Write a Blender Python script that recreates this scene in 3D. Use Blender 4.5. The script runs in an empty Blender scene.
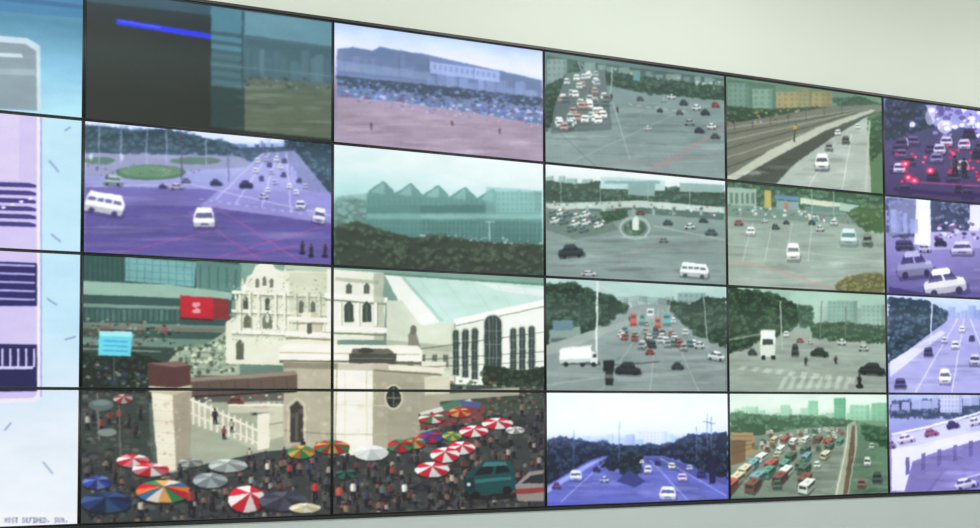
import bpy, bmesh, numpy as np, math, random
from mathutils import Euler, Vector
random.seed(7); RNG=np.random.default_rng(7)

# ------------------------------------------------------------------ layout
CW,CH=1.02,0.574            # display module size (46" narrow-bezel)
Z0=0.9                      # bottom of the video wall above the floor
NC,NR=6,4
CAM=(-1.01805,-3.58821,1.32962); ROT=(1.59657,0.00513,-0.28228); F=749.21; SX,SY=59.878,137.134
Rm=np.array(Euler(ROT,'XYZ').to_matrix()); C0=np.array(CAM)
PX,PY=320,180               # picture elements per display
CV=np.zeros((NR*PY,NC*PX,3),np.float32)

def wall(p):
    """survey coordinates (from the reference) -> canvas element coordinates on the wall plane"""
    p=np.asarray(p,float).reshape(-1,2)
    d=np.stack([(p[:,0]-490-SX)/F,-(p[:,1]-264-SY)/F,-np.ones(len(p))],1)@Rm.T
    t=(0-C0[1])/d[:,1]
    X=C0[0]+d[:,0]*t; Z=C0[2]+d[:,2]*t
    return np.stack([(X/CW+3)*PX,(4-(Z-Z0)/CH)*PY],1)

# ------------------------------------------------------------------ painter
clipr=[0,0,NC*PX,NR*PY]
def clip(c0,r0,c1,r1): clipr[:]=[int(c0*PX),int(r0*PY),int(c1*PX),int(r1*PY)]
SS=3; off=(np.arange(SS)+.5)/SS
def cover(q):
    x0=max(int(math.floor(q[:,0].min())),clipr[0]); x1=min(int(math.ceil(q[:,0].max()))+1,clipr[2])
    y0=max(int(math.floor(q[:,1].min())),clipr[1]); y1=min(int(math.ceil(q[:,1].max()))+1,clipr[3])
    if x1<=x0 or y1<=y0: return None
    xs=(np.arange(x0,x1)[:,None]+off).ravel(); ys=(np.arange(y0,y1)[:,None]+off).ravel()
    ins=np.zeros((len(ys),len(xs)),bool)
    a=q; b=np.roll(q,-1,0)
    for (ax,ay),(bx,by) in zip(a,b):
        if ay==by: continue
        m=((ay>ys)!=(by>ys))
        if not m.any(): continue
        xi=ax+(ys[m]-ay)*(bx-ax)/(by-ay)
        ins[m]^=(xs[None,:]<xi[:,None])
    cov=ins.reshape(y1-y0,SS,x1-x0,SS).mean((1,3)).astype(np.float32)
    return x0,y0,x1,y1,cov
def comp(cv,col,a=1.0):
    if cv is None: return
    x0,y0,x1,y1,c=cv
    c=(c*a)[...,None]; s=CV[y0:y1,x0:x1]
    s[:]=s*(1-c)+np.asarray(col,np.float32)*c
def P(pts,col,a=1.0): comp(cover(wall(pts)),col,a)
def R(x0,y0,x1,y1,col,a=1.0): P([(x0,y0),(x1,y0),(x1,y1),(x0,y1)],col,a)
def E(cx,cy,rx,ry,col,a=1.0,n=16,t0=0,t1=360):
    P([(cx+rx*math.cos(math.radians(t0+(t1-t0)*i/n)),cy+ry*math.sin(math.radians(t0+(t1-t0)*i/n))) for i in range(n+(0 if t1-t0>=360 else 1))],col,a)
def L(pts,w,col,a=1.0):
    for (ax,ay),(bx,by) in zip(pts[:-1],pts[1:]):
        d=math.hypot(bx-ax,by-ay) or 1; nx,ny=-(by-ay)/d*w/2,(bx-ax)/d*w/2
        P([(ax+nx,ay+ny),(bx+nx,by+ny),(bx-nx,by-ny),(ax-nx,ay-ny)],col,a)
def G(stops):
    x0,y0,x1,y1=clipr; v=np.linspace(0,1,y1-y0)
    for k in range(3):
        CV[y0:y1,x0:x1,k]=np.interp(v,[s[0] for s in stops],[s[1][k] for s in stops])[:,None]
def GH(col0,col1,a):
    x0,y0,x1,y1=clipr; u=np.linspace(0,1,x1-x0)[None,:,None]
    c=np.asarray(col0)*(1-u)+np.asarray(col1)*u
    CV[y0:y1,x0:x1]=CV[y0:y1,x0:x1]*(1-a)+c*a
def HZ(v0,v1,v2,col,a):
    """atmospheric haze band: 0 at v0, a at v1, 0 at v2"""
    x0,y0,x1,y1=clipr; v=np.linspace(0,1,y1-y0); w=np.interp(v,[v0,v1,v2],[0,a,0])[:,None,None]
    CV[y0:y1,x0:x1]=CV[y0:y1,x0:x1]*(1-w)+np.asarray(col)*w
def noisefield(h,w,sx,sy):
    gh,gw=max(2,int(h/sy)+2),max(2,int(w/sx)+2); g=RNG.random((gh,gw))
    yy=np.linspace(0,gh-1.001,h); xx=np.linspace(0,gw-1.001,w); yi=yy.astype(int); xi=xx.astype(int)
    fy=(yy-yi)[:,None]; fx=(xx-xi)[None]
    return (g[yi][:,xi]*(1-fy)*(1-fx)+g[yi][:,xi+1]*(1-fy)*fx+g[yi+1][:,xi]*fy*(1-fx)+g[yi+1][:,xi+1]*fy*fx)
def gblur(a,s):
    n=int(s*2.5)+1; k=np.exp(-.5*(np.arange(-n,n+1)/s)**2); k/=k.sum()
    p=np.pad(a,((n,n),(0,0),(0,0)),'edge'); a=sum(k[i]*p[i:i+a.shape[0]] for i in range(2*n+1))
    p=np.pad(a,((0,0),(n,n),(0,0)),'edge'); return sum(k[i]*p[:,i:i+a.shape[1]] for i in range(2*n+1))
def FEED(warp=.75,soft=.95,grain=5,bloom=.25,sat=1.0,con=1.16,piv=112,lift=7,mott=.05,tint=(1,1,1)):
    """turn the drawn frame into a compressed, slightly soft camera feed"""
    x0,y0,x1,y1=clipr; A=CV[y0:y1,x0:x1].astype(np.float32); h,w=A.shape[:2]
    dx=(noisefield(h,w,3,3)-.5)*2*warp+(noisefield(h,w,14,10)-.5)*2*warp; dy=(noisefield(h,w,3,3)-.5)*1.6*warp+(noisefield(h,w,14,10)-.5)*1.4*warp
    yy,xx=np.mgrid[0:h,0:w]; X=np.clip(xx+dx,0,w-1.01); Y=np.clip(yy+dy,0,h-1.01); xi=X.astype(int); yi=Y.astype(int); fx=(X-xi)[...,None]; fy=(Y-yi)[...,None]
    A=A[yi,xi]*(1-fx)*(1-fy)+A[yi,xi+1]*fx*(1-fy)+A[yi+1,xi]*(1-fx)*fy+A[yi+1,xi+1]*fx*fy
    m=(noisefield(h,w,60,34)-.5)*mott*1.6+(noisefield(h,w,16,7)-.5)*mott
    A=A*(1+m[...,None])
    B=gblur(A,soft)
    hi=gblur(np.clip(A-145,0,200),7); B=B+hi*bloom
    lum=B.mean(-1,keepdims=True); B=lum+(B-lum)*sat
    g=(noisefield(h,w,1.7,1.7)-.5)[...,None]*grain
    B=((B-piv)*con+piv+lift+g)*np.asarray(tint)
    B=np.where(B>225,225+(B-225)*.45,B); B=np.where(B<34,34-(34-B)*.5,B)
    CV[y0:y1,x0:x1]=np.clip(B,10,254)
def inpoly(x,y,q):
    c=False
    for (ax,ay),(bx,by) in zip(q,q[1:]+q[:1]):
        if (ay>y)!=(by>y) and x<ax+(y-ay)*(bx-ax)/(by-ay): c=not c
    return c
def scat(q,n):
    xs=[p[0] for p in q]; ys=[p[1] for p in q]; o=[]; k=0
    while len(o)<n and k<n*30:
        k+=1; x=random.uniform(min(xs),max(xs)); y=random.uniform(min(ys),max(ys))
        if inpoly(x,y,q): o.append((x,y))
    return sorted(o,key=lambda p:p[1])
def jit(c,j): d=random.uniform(-j,j); return tuple(v+d+random.uniform(-j,j)*.25 for v in c)
def mul(c,k): return tuple(v*k for v in c)
def T(q,c,c2=None,n=60,r=3,j=8,fill=True):
    """foliage mass: crowns with dark undersides and lit tops"""
    c2=c2 or mul(c,1.2)
    if fill: P(q,mul(c,.86))
    for i in range(len(q)):                       # ragged outline
        a,b=q[i],q[(i+1)%len(q)]; m=int(math.hypot(b[0]-a[0],b[1]-a[1])/(r*.8))
        for k in range(m):
            t=random.random(); E(a[0]+(b[0]-a[0])*t,a[1]+(b[1]-a[1])*t+r*.2,r*random.uniform(.3,.8),r*random.uniform(.3,.7),jit(mul(c,.9),j*.6),.8,6)
    for x,y in scat(q,int(n*.7)):
        R0=r*random.uniform(.7,1.6); E(x,y+R0*.3,R0,R0*.75,jit(mul(c,.72),j*.5),.6,8)
        E(x-R0*.15,y-R0*.15,R0*.75,R0*.5,jit(mul(c,1.08),j*.5),.6,8)
        for k in range(4):
            E(x+random.uniform(-.7,.5)*R0,y-random.uniform(-.1,.6)*R0,R0*random.uniform(.16,.4),R0*random.uniform(.12,.3),jit(c2,j),.5,5)
def S(q,pal,n,r0,r1,asp=.7,a=.85,j=12):
    for x,y in scat(q,n):
        r=random.uniform(r0,r1); E(x,y,r,r*asp,jit(random.choice(pal),j),a,7)
def RT(q,n=60,w=9,a=.1):
    """worn asphalt: tyre streaks, patches, stains"""
    for x,y in scat(q,n): E(x,y,random.uniform(w*.5,w*2.2),random.uniform(.6,2.6),(20,22,26) if random.random()<.5 else (228,236,236),a*random.uniform(.3,.9),10)
def SKY(x0,x1,y0,y1,h0,h1,col,n=10,a=1.0):
    """distant row of buildings; base runs from y0 to y1"""
    for i in range(n):
        x=x0+(x1-x0)*(i+random.uniform(-.3,.3))/n; w=(x1-x0)/n*random.uniform(.6,1.3); b=y0+(y1-y0)*(x-x0)/(x1-x0); h=random.uniform(h0,h1); c=jit(col,10)
        R(x,b-h,x+w,b,c,a); R(x+w*.75,b-h,x+w,b,mul(c,.85),a*.8)
        for k in range(int(h/2.6)): L([(x+1,b-h+1.8+k*2.6),(x+w*.7,b-h+1.8+k*2.6)],.8,mul(c,.8),.5*a)
def car(x,y,w,h,col,dark=(35,40,50),ang=0,kind='car'):
    """x,y centre; seen from a high camera, so roof and bonnet show"""
    ca,sa=math.cos(math.radians(ang)),math.sin(math.radians(ang))
    def tr(l): return [(x+(u*ca-v*sa)*w/2,y+(u*w/2*sa)+v*ca*h/2) for u,v in l]
    P(tr([(-1.12,.45),(-.9,.2),(1.18,.4),(1.15,1.1),(.9,1.3),(-.95,1.25)]),dark,.5)
    lo=mul(col,.7); mid=mul(col,.88); hi=tuple(min(250,v*1.05) for v in col)
    if kind=='car':
        P(tr([(-1,.15),(-.92,-.15),(-.6,-.3),(.55,-.3),(.92,-.12),(1,.15),(1,.7),(.9,.9),(-.92,.9),(-1,.7)]),mid)
        P(tr([(-.96,.42),(.98,.42),(1,.7),(.9,.9),(-.92,.9),(-1,.7)]),lo)
        P(tr([(-.78,-.05),(-.48,-.85),(.38,-.85),(.66,-.05)]),dark,.8)
        P(tr([(-.5,-.78),(-.36,-1.02),(.3,-1.02),(.42,-.78),(.36,-.55),(-.46,-.55)]),hi)
        L(tr([(-.02,-.6),(.02,-.05)]),max(.7,w*.05),mid); P(tr([(.66,-.12),(.92,-.1),(.97,.12),(.66,.12)]),hi)
    elif kind=='van':
        P(tr([(-1,-.7),(-.9,-1),(.72,-1),(1,-.2),(1,.75),(.92,.9),(-.94,.9),(-1,.8)]),col)
        P(tr([(-.93,-.5),(.74,-.5),(.9,-.1),(-.94,-.1)]),dark,.78)
        for u in (-.55,-.12,.32): P(tr([(u,-.52),(u+.07,-.52),(u+.07,-.08),(u,-.08)]),col)
        P(tr([(-.9,-1),(.72,-1),(.76,-.72),(-.94,-.72)]),hi); P(tr([(-1,.35),(1,.35),(1,.75),(.92,.9),(-.94,.9),(-1,.8)]),lo)
    elif kind=='end':   # seen from front / behind and above
        P(tr([(-.9,-.4),(-.72,-.95),(-.5,-1.05),(.5,-1.05),(.72,-.95),(.9,-.4),(1,.3),(.95,.9),(-.95,.9),(-1,.3)]),mid)
        P(tr([(-.64,-.95),(.64,-.95),(.68,-.5),(-.68,-.5)]),hi)
        P(tr([(-.68,-.5),(.68,-.5),(.84,.02),(-.84,.02)]),dark,.78)
        P(tr([(-.84,.05),(.84,.05),(.92,.4),(-.92,.4)]),hi); P(tr([(-.96,.5),(.96,.5),(.94,.9),(-.94,.9)]),lo)
        P(tr([(-.4,.55),(.4,.55),(.4,.75),(-.4,.75)]),dark,.7)
    if kind!='end':
        for u in (-.6,.62): 
            q=tr([(u,.85)])[0]; E(q[0],q[1],w*.09,h*.16,dark,1,8)
def tower(x0,y0,x1,y1,col,win=None,nx=3,ny=4):
    R(x0,y0,x1,y1,col); R(x1-(x1-x0)*.15,y0,x1,y1,mul(col,.85),.7)
    if win:
        for i in range(nx):
            for k in range(ny):
                a=x0+(x1-x0)*(i+.25)/nx; b=y0+(y1-y0)*(k+.25)/ny
                R(a,b,a+(x1-x0)*.5/nx,b+(y1-y0)*.5/ny,win,.55)
RED,WHT,GRN,YEL,BLU,TEA=(196,42,60),(230,234,230),(60,135,85),(196,170,90),(60,85,170),(60,130,135)
def umb(x,y,rx,ry,cols,lean=0,n=10,pole=True):
    if pole: L([(x,y),(x+lean*.3,y+ry*2.2)],1.1,(80,75,70),.9)
    E(x,y+ry*.35,rx*.98,ry*.85,(30,32,35),.75)
    ax,ay=x+lean,y-ry*.45
    for i in range(n):
        t0,t1=2*math.pi*i/n+.2,2*math.pi*(i+1)/n+.2
        c=cols[i%len(cols)]; s=.78+.27*(math.cos((t0+t1)/2+2.2)*.5+.5)
        P([(ax,ay),(x+rx*math.cos(t0),y+ry*math.sin(t0)),(x+rx*1.0*math.cos((t0+t1)/2),y+ry*.97*math.sin((t0+t1)/2)),(x+rx*math.cos(t1),y+ry*math.sin(t1))],[v*s for v in c])
def man(x,y,h,top,leg=(30,32,40)):
    """x,y = feet"""
    E(x+h*.1,y,h*.22,h*.06,(20,22,24),.5,8); s=random.choice((-1,1))
    P([(x-h*.12,y),(x-h*.11,y-h*.48),(x+h*.11,y-h*.48),(x+h*(.12+.04*s),y-h*.02),(x+h*.05,y),(x+h*.01,y-h*.32),(x-h*.05,y)],leg)
    P([(x-h*.12,y-h*.42),(x-h*.17,y-h*.75),(x-h*.08,y-h*.83),(x+h*.08,y-h*.83),(x+h*.17,y-h*.75),(x+h*.12,y-h*.42)],top)
    P([(x,y-h*.42),(x+h*.02,y-h*.83),(x+h*.08,y-h*.83),(x+h*.17,y-h*.75),(x+h*.12,y-h*.42)],mul(top,.7),.7)
    L([(x-h*.16,y-h*.76),(x-h*.2,y-h*.56),(x-h*.14,y-h*.44)],max(.8,h*.055),(110,84,72)); L([(x+h*.16,y-h*.76),(x+h*.19,y-h*.45)],max(.8,h*.055),(100,76,66))
    E(x,y-h*.91,h*.07,h*.085,(105,80,68),1,8); E(x,y-h*.945,h*.078,h*.06,(28,25,25),1,8)

# ================================================================== COLUMN 0 : map application
clip(0,0,1,1); G([(0,(100,158,192)),(.3,(78,135,160)),(.55,(120,175,200)),(1,(165,208,235))])
P([(-200,-60),(90,-20),(90,18),(-200,-5)],(66,126,164)); P([(-200,-30),(90,5),(90,9),(-200,-20)],(44,92,132),.6)
P([(-200,20),(28,38),(41,46),(42,112),(-200,100)],(190,208,222)); P([(-200,28),(26,44),(37,51),(38,112),(-200,100)],(132,150,158))
P([(-200,45),(22,54),(24,58),(-200,50)],(190,208,215)); P([(-200,62),(36,70),(36,76),(-200,70)],(150,168,176))
clip(0,1,1,4); G([(0,(182,218,250)),(.5,(182,216,250)),(.64,(200,220,250)),(.8,(216,232,252)),(1,(224,238,252))])
P([(-220,95),(41,108),(42,396),(36,401),(-220,408)],(232,228,248)); P([(-220,96),(38,110),(38,393),(34,397),(-220,404)],(196,186,234))
P([(-220,96),(20,110),(20,180),(-220,180)],(210,200,242),.6)
for i in range(6): P([(-220,176+i*8),(30,183+i*8),(37,185+i*8),(37,188+i*8),(-220,180+i*8)],(62,54,118))
for i in range(4): E(4+i*9,208-i*3,2.4,1.4,(225,220,250))
P([(-220,252),(38,262),(38,306),(-220,304)],(40,36,92))
for i in range(5): P([(-220,255+i*9),(36,264+i*8.6),(36,266+i*8.6),(-220,258+i*9)],(168,164,222))
P([(-220,340),(38,345),(38,390),(-220,394)],(36,32,82))
for i in range(24): R(34-i*8,349,36-i*8,368,(205,205,246))
P([(-220,368),(34,367),(34,370),(-220,372)],(205,205,246))
for a,b in (((50,160),(60,172)),((52,235),(62,243)),((48,298),(58,305)),((66,340),(77,337)),((5,430),(12,422)),((44,462),(54,474)),((66,130),(72,126))): L([a,b],2,(125,130,165),.7)
L([(42,108),(42,396)],1.5,(150,150,200)); R(-230,514,82,560,(236,242,250))
GLY={'M':'1000111011101011000110001','O':'01101001100110010110','S':'01111000011000011110','T':'11110110011001100110','D':'11101001100110011110','E':'11111000111010001111','F':'11111000111010001000','I':'11110110011001101111','N':'10011101101110011001','U':'10011001100110010110',',':'00000000000001100100',' ':'0'*20}
def text(x,y,s,cw,ch,col):
    for k,chh in enumerate(s):
        g=GLY[chh]; nx=len(g)//5
        for i,b in enumerate(g):
            if b=='1': R(x+k*cw+(i%nx)*cw*.8/nx,y+(i//nx)*ch/5,x+k*cw+(i%nx+1)*cw*.8/nx,y+(i//nx+1)*ch/5,col)
text(5,518.5,'MOST DEFINED, SUN,',3.6,5.6,(66,66,100))
clip(0,0,1,1); FEED(.15,.7,4,.1,con=1.05,lift=3); clip(0,1,1,4); FEED(.12,.7,4,.03,con=1.04,lift=2,mott=.03)

# ================================================================== C1 R0 : dark desktop with window
clip(1,0,2,1); G([(0,(36,62,74)),(.12,(30,44,48)),(.3,(27,34,30)),(1,(24,34,24))])
P([(84,-20),(334,10),(334,28),(84,0)],(52,86,100),.7)
L([(115,20.5),(211,36)],5.5,(28,45,225)); L([(116,19.5),(160,27)],1.5,(90,120,255),.7)
P([(211,-10),(334,16),(334,140),(211,128)],(64,98,104))
P([(211,5),(245,10),(245,55),(211,50)],(70,120,138)); P([(245,10),(334,22),(334,50),(245,38)],(92,135,150))
P([(245,34),(334,46),(334,84),(245,80)],(58,88,98),.8); SKY(247,333,76,84,14,36,(74,108,120),12,.8)
for i in range(6): P([(211,30+i*9),(243,34+i*9),(243,38+i*9),(211,34+i*9)],(44,78,88),.8)
P([(245,78),(334,84),(334,140),(245,132)],(82,96,78)); P([(211,86),(245,88),(245,132),(211,128)],(34,58,55)); RT([(245,84),(334,88),(334,136),(245,130)],60,14,.1)
S([(245,74),(334,80),(334,90),(245,86)],[(50,70,65),(105,120,118),(70,90,100)],60,1,2.6)
L([(243,10),(243,130)],1.6,(35,55,60)); L([(211,64),(333,76)],1,(120,150,150),.5); HZ(.2,.45,.8,(90,125,135),.15); FEED(.6,1.2,4,.1,con=1.05)

# ================================================================== C2 R0 : market plaza, lilac
clip(2,0,3,1); G([(0,(160,176,214)),(.2,(200,208,240)),(.35,(182,190,224)),(.55,(130,122,148)),(1,(148,136,154))])
P([(336,50),(420,52),(543,80),(543,125),(336,98)],(96,114,148))
P([(336,48),(352,46),(372,50),(380,46),(402,50),(425,54),(428,62),(500,70),(543,80),(543,92),(336,72)],(88,108,142)); SKY(338,430,70,78,8,22,(96,116,150),12,.8); SKY(430,543,86,104,8,20,(120,140,182),12,.8)
P([(430,61),(500,71),(500,82),(430,73)],(150,168,208),.85); 
for i in range(12): R(433+i*5.5,64+i*.8,436+i*5.5,69+i*.8,(100,120,160),.6)
P([(336,60),(430,72),(430,80),(336,70)],(120,142,172),.6); P([(336,75),(543,98),(543,106),(336,83)],(58,78,100),.9)
T([(336,76),(440,86),(543,98),(543,106),(336,84)],(54,74,92),(86,110,122),60,2.5)
S([(336,78),(543,98),(543,116),(336,90)],[(50,70,95),(100,120,155),(75,110,160),(120,138,172),(60,60,85)],300,.9,2.4)
S([(338,88),(543,112),(543,122),(338,96)],[(80,120,200),(170,180,214),(104,76,104),(70,106,160),(180,182,214),(90,96,130)],190,1.2,3,.5)
P([(336,97),(400,102),(480,114),(543,125),(543,170),(336,150)],(148,134,152)); S([(340,97),(420,104),(543,124),(543,128),(340,102)],[(170,174,204),(90,106,156),(150,142,166)],70,.8,2,.5)
RT([(336,106),(543,130),(543,160),(336,145)],120,12,.08); L([(336,128),(420,124)],1.2,(170,156,178),.5); L([(430,120),(543,140)],1,(130,116,136),.5); man(371,130,7,(96,90,110),(80,74,96)); man(452,126,5,(90,84,106)); man(500,134,5,(80,74,96)); L([(400,48),(400,86)],1,(90,100,130),.6); L([(474,66),(474,100)],1,(90,100,130),.6)
HZ(.05,.36,.7,(170,180,215),.15); FEED(soft=1.05,sat=.95)

# ================================================================== C3 R0 : intersection
clip(3,0,4,1); G([(0,(92,116,116)),(.25,(112,132,132)),(1,(122,140,139))])
P([(545,54),(580,60),(578,84),(545,100)],(62,92,80)); tower(546,58,566,84,(120,142,140),(84,108,106),4,4)
T([(545,84),(562,78),(572,68),(575,62),(582,66),(568,90),(552,120),(545,132)],(44,72,58),(76,108,88),46,3)
P([(580,60),(724,78),(724,100),(640,92),(600,84)],(66,92,84)); SKY(586,724,72,88,6,12,(120,142,138),14,.8); T([(598,70),(724,86),(724,98),(650,92),(600,80)],(42,68,56),(78,106,90),110,2.8)
S([(600,64),(724,80),(724,90),(600,72)],[(160,178,172),(90,115,115)],20,1,2.4)
L([(612,66),(610,98)],1.3,(150,165,160)); L([(578,60),(586,92)],1,(150,165,160)); R(633,71,640,80,(84,134,136))
P([(566,72),(604,68),(612,130),(550,134),(553,108)],(88,104,104)); RT([(600,100),(724,104),(724,176),(545,160),(545,140)],130,16,.09)
for x,y in scat([(568,74),(603,70),(609,126),(554,128),(557,106)],50): car(x,y,6+(y-70)*.05,6+(y-70)*.04,random.choice([WHT,(205,215,210),(170,188,184),(96,114,114),(232,236,234),(176,150,142)]),(48,62,64),kind='end')
L([(610,95),(630,160)],1,(175,190,185),.5); L([(545,140),(724,150)],1,(150,165,160),.4)
P([(640,175),(724,126),(724,131),(650,178)],(165,120,125),.3); L([(600,165),(690,160),(724,158)],1,(150,110,110),.5); L([(560,168),(680,112)],1.4,(150,168,164),.4); L([(545,120),(600,172)],1,(70,88,88),.4)
for x,y,w,h,c in ((684,102,9,6,(60,80,80)),(697,107,9,6,WHT),(706,112,9,6,(50,65,65)),(690,122,10,6,(150,165,160)),(700,130,10,6,(60,70,75)),(672,96,8,5,WHT),(712,126,9,6,WHT),(716,104,8,6,(150,80,76)),(660,110,6,4,(60,75,75)),(640,98,7,5,(80,100,100)),(648,128,7,4,WHT),(680,112,7,5,(90,106,104)),(716,136,9,6,(80,96,96)),(664,100,6,4,(180,190,188))): car(x,y,w,h,c)
for i in range(7): L([(628+i*9,104+i*1.2),(632+i*9,104.5+i*1.2)],1,(190,200,195),.6)
man(611,100,7,(40,50,50)); man(617,112,6,(50,50,60)); HZ(0,.12,.5,(150,170,168),.15); FEED()

# ================================================================== C4 R0 : rail viaduct
clip(4,0,5,1); G([(0,(96,128,108)),(.3,(80,105,90)),(1,(95,108,100))])
P([(726,78),(775,84),(775,118),(726,122)],(74,104,90)); tower(727,82,748,108,(98,128,116),(72,98,88),4,5); tower(752,88,772,112,(112,142,126),(84,110,98),3,4)
tower(776,91,832,112,(146,138,98),(104,106,76),9,4); tower(798,88,812,106,(132,130,98),(98,102,76),3,4); P([(832,94),(884,100),(884,116),(832,108)],(92,128,110))
T([(835,98),(860,96),(884,104),(884,118),(850,112)],(60,92,70),(84,116,90),40,2.6); T([(726,106),(775,109),(790,118),(726,126)],(46,74,56),(66,94,72),50,2.5); T([(776,108),(832,106),(832,112),(776,118)],(54,80,60),(80,106,80),26,2)
P([(726,124),(830,106),(884,104),(884,110),(820,132),(775,160),(740,182),(726,184)],(104,108,96))
for k,(yl) in enumerate((128,134,141,149,158,168)): L([(726,yl),(800,yl-10-(k*3.4)),(868,108+k*.5)],1.3,(66,72,64) if k%2 else (144,150,136),.75)
P([(726,178),(770,150),(820,126),(872,109),(877,110),(830,134),(785,162),(756,188),(726,190)],(168,174,160)); P([(726,186),(775,158),(825,131),(878,110),(792,166),(766,196),(726,196)],(70,78,68)); RT([(726,182),(785,158),(800,150),(770,192),(726,196)],30,10,.14)
P([(766,196),(795,164),(835,136),(868,116),(884,114),(884,202)],(156,166,158)); P([(868,116),(884,112),(884,196),(872,196)],(84,116,84)); T([(869,118),(884,114),(884,150),(872,160)],(58,90,64),(90,122,92),30,2.4)
RT([(780,192),(835,140),(868,120),(870,196)],60,8,.1)
L([(870,120),(866,196)],2,(175,182,165),.8); L([(836,142),(806,192)],1,(205,210,200),.6); L([(852,134),(842,194)],1,(205,210,200),.6)
car(822,162,14,16,(232,238,232),kind='end'); car(846,140,8,8,(90,100,96),kind='end'); car(838,132,6,6,WHT,kind='end'); car(858,126,5,5,(210,216,210),kind='end'); car(829,147,8,8,(130,140,134),kind='end')
L([(796,124),(794,142)],1.6,(60,70,60)); E(795,127,2.2,2.2,(170,140,66)); S([(726,112),(800,108),(800,120),(726,124)],[(140,110,76),(160,164,148),(60,80,66)],34,.8,2.2)
for i in range(7): L([(734+i*18,118-i*2.2),(734+i*18,130-i*2.6)],1,(70,80,70),.8)
HZ(0,.1,.5,(150,175,160),.15); FEED()

# ================================================================== C5 R0 : jam at dusk, violet with red lamps
clip(5,0,6,1); G([(0,(104,114,160)),(.2,(66,70,104)),(.5,(76,70,110)),(1,(66,54,96))])
T([(886,98),(930,102),(945,120),(886,138)],(46,60,82),(84,88,130),60,4); P([(925,104),(1030,112),(1030,130),(935,126)],(140,142,190))
S([(930,106),(1030,112),(1030,140),(935,135)],[(220,218,250),(90,80,130),(140,130,190)],120,1.2,4.4)
for x,y in scat([(900,135),(1030,128),(1030,200),(890,190)],40): car(x,y,13,10,random.choice([(186,180,214),(74,66,104),(130,118,164),(52,44,78),(100,88,134)]),(32,26,52),kind='end')
E(945,126,8,7,(240,238,255),.5); E(930,116,5,9,(235,230,255),.45); E(912,124,3,3,(235,230,255),.8); man(955,176,20,(60,54,80)); man(964,178,20,(44,40,66))
for x,y in scat([(892,145),(1000,140),(1000,185),(892,182)],36): E(x,y,1.7,1.3,random.choice([(240,40,80),(255,80,120),(210,30,70)]),.95)
for x,y in ((905,164),(914,181),(930,171),(908,178)): E(x,y,5,4,(220,40,90),.5); E(x,y,3,2.4,(255,60,100),.9); E(x,y,1.4,1.2,(255,200,220))
L([(893,190),(960,196),(1030,196)],4,(50,38,85)); L([(905,182),(1010,188)],1.5,(255,90,160),.4); FEED(bloom=.4)

# ================================================================== C1 R1 : junction, violet
clip(1,1,2,2); G([(0,(190,202,242)),(.14,(186,200,238)),(.2,(160,174,218)),(.35,(144,150,194)),(.6,(126,123,174)),(1,(92,85,146))])
P([(84,134),(333,148),(333,165),(84,160)],(92,118,150)); SKY(90,180,134,140,6,12,(140,160,204),9,.7); T([(84,124),(110,126),(135,130),(160,128),(195,135),(230,142),(245,152),(84,152)],(46,72,86),(76,106,114),150,3.6)
T([(285,140),(305,138),(333,142),(333,200),(316,196),(300,176),(290,160)],(46,72,88),(84,114,126),70,3.6); T([(232,150),(262,142),(285,144),(285,160),(240,160)],(60,84,104),(94,118,138),50,2.6); SKY(246,284,146,146,3,10,(160,176,220),6,.7)
P([(84,152),(240,156),(260,166),(84,176)],(132,136,164)); E(150,172,36,8,(74,106,86)); E(150,171,32,6,(90,128,94)); E(195,160,26,4,(78,106,94)); E(98,160,16,4,(76,106,92)); S([(120,168),(180,168),(180,176),(120,176)],[(74,108,82),(110,140,106)],30,1,4,.4,.5)
for x in (98,120,146,166,206): L([(x,120+(x-98)*.14),(x,164)],1,(160,170,195),.8)
L([(180,126),(182,190)],1.3,(66,62,96)); L([(181,132),(196,128)],1,(66,62,96)); L([(291,142),(289,204)],1.3,(66,62,96)); L([(262,140),(262,160)],1,(66,62,96)); L([(228,140),(229,182)],1,(76,72,106))
for x in (121,90): E(x,156,1.8,4,(205,215,238),.7)
P([(84,186),(333,192),(333,262),(84,254)],(104,98,158)); P([(84,205),(200,206),(333,222),(333,270),(84,262)],(88,80,144))
P([(200,206),(262,152),(296,150),(333,196),(333,224)],(142,141,190),.75); RT([(84,190),(333,200),(333,262),(84,254)],150,22,.07)
for a,b in (((215,200),(264,152)),((236,204),(270,152)),((262,208),(278,152)),((292,212),(287,152))): L([a,b],1.1,(210,212,240),.6)
L([(84,186),(190,184),(260,200),(333,216)],1.2,(190,188,225),.6); L([(84,182),(200,180)],2,(150,150,195),.8)
for a,b in (((188,212),(262,262)),((214,206),(300,262)),((206,262),(333,224)),((84,262),(210,232)),((232,260),(300,246))): L([a,b],1.3,(190,80,145),.45)
L([(84,248),(180,238),(333,262)],1.4,(120,90,170),.4)
for i in range(14): L([(200+i*9,199+i*1.3),(204+i*9,199.5+i*1.3)],1.1,(210,205,235),.5)
car(104,204,39,21,(232,236,250),(58,56,96),9,'van'); car(204,218,22,20,(234,236,250),(55,52,95),0,'end'); car(320,216,13,15,(210,212,238),(45,42,85),10,'end'); car(112,180,18,10,(150,170,165),(40,42,70),4,'van'); car(246,184,14,8,(46,44,84)); car(216,182,12,7,(60,56,100)); car(176,186,14,6,(190,180,215)); car(301,205,10,9,(200,205,235),kind='end'); car(186,180,9,5,(120,116,160)); car(162,186,8,4,(70,66,110)); car(264,196,9,6,(200,200,232))
for x,y in ((256,170),(262,178),(270,164),(277,158),(284,174),(276,182),(290,186),(297,192),(268,190),(306,186),(258,160),(281,166),(272,172),(266,158),(285,160),(300,180)): car(x,y,5.5,5,random.choice([(225,228,248),(70,66,110),(180,180,220)]),kind='end')
for x,y in ((303,255),(312,258),(326,258)): man(x,y,13,(50,44,82),(40,34,70)); E(x,y-1,3,2,(30,24,56))
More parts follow.
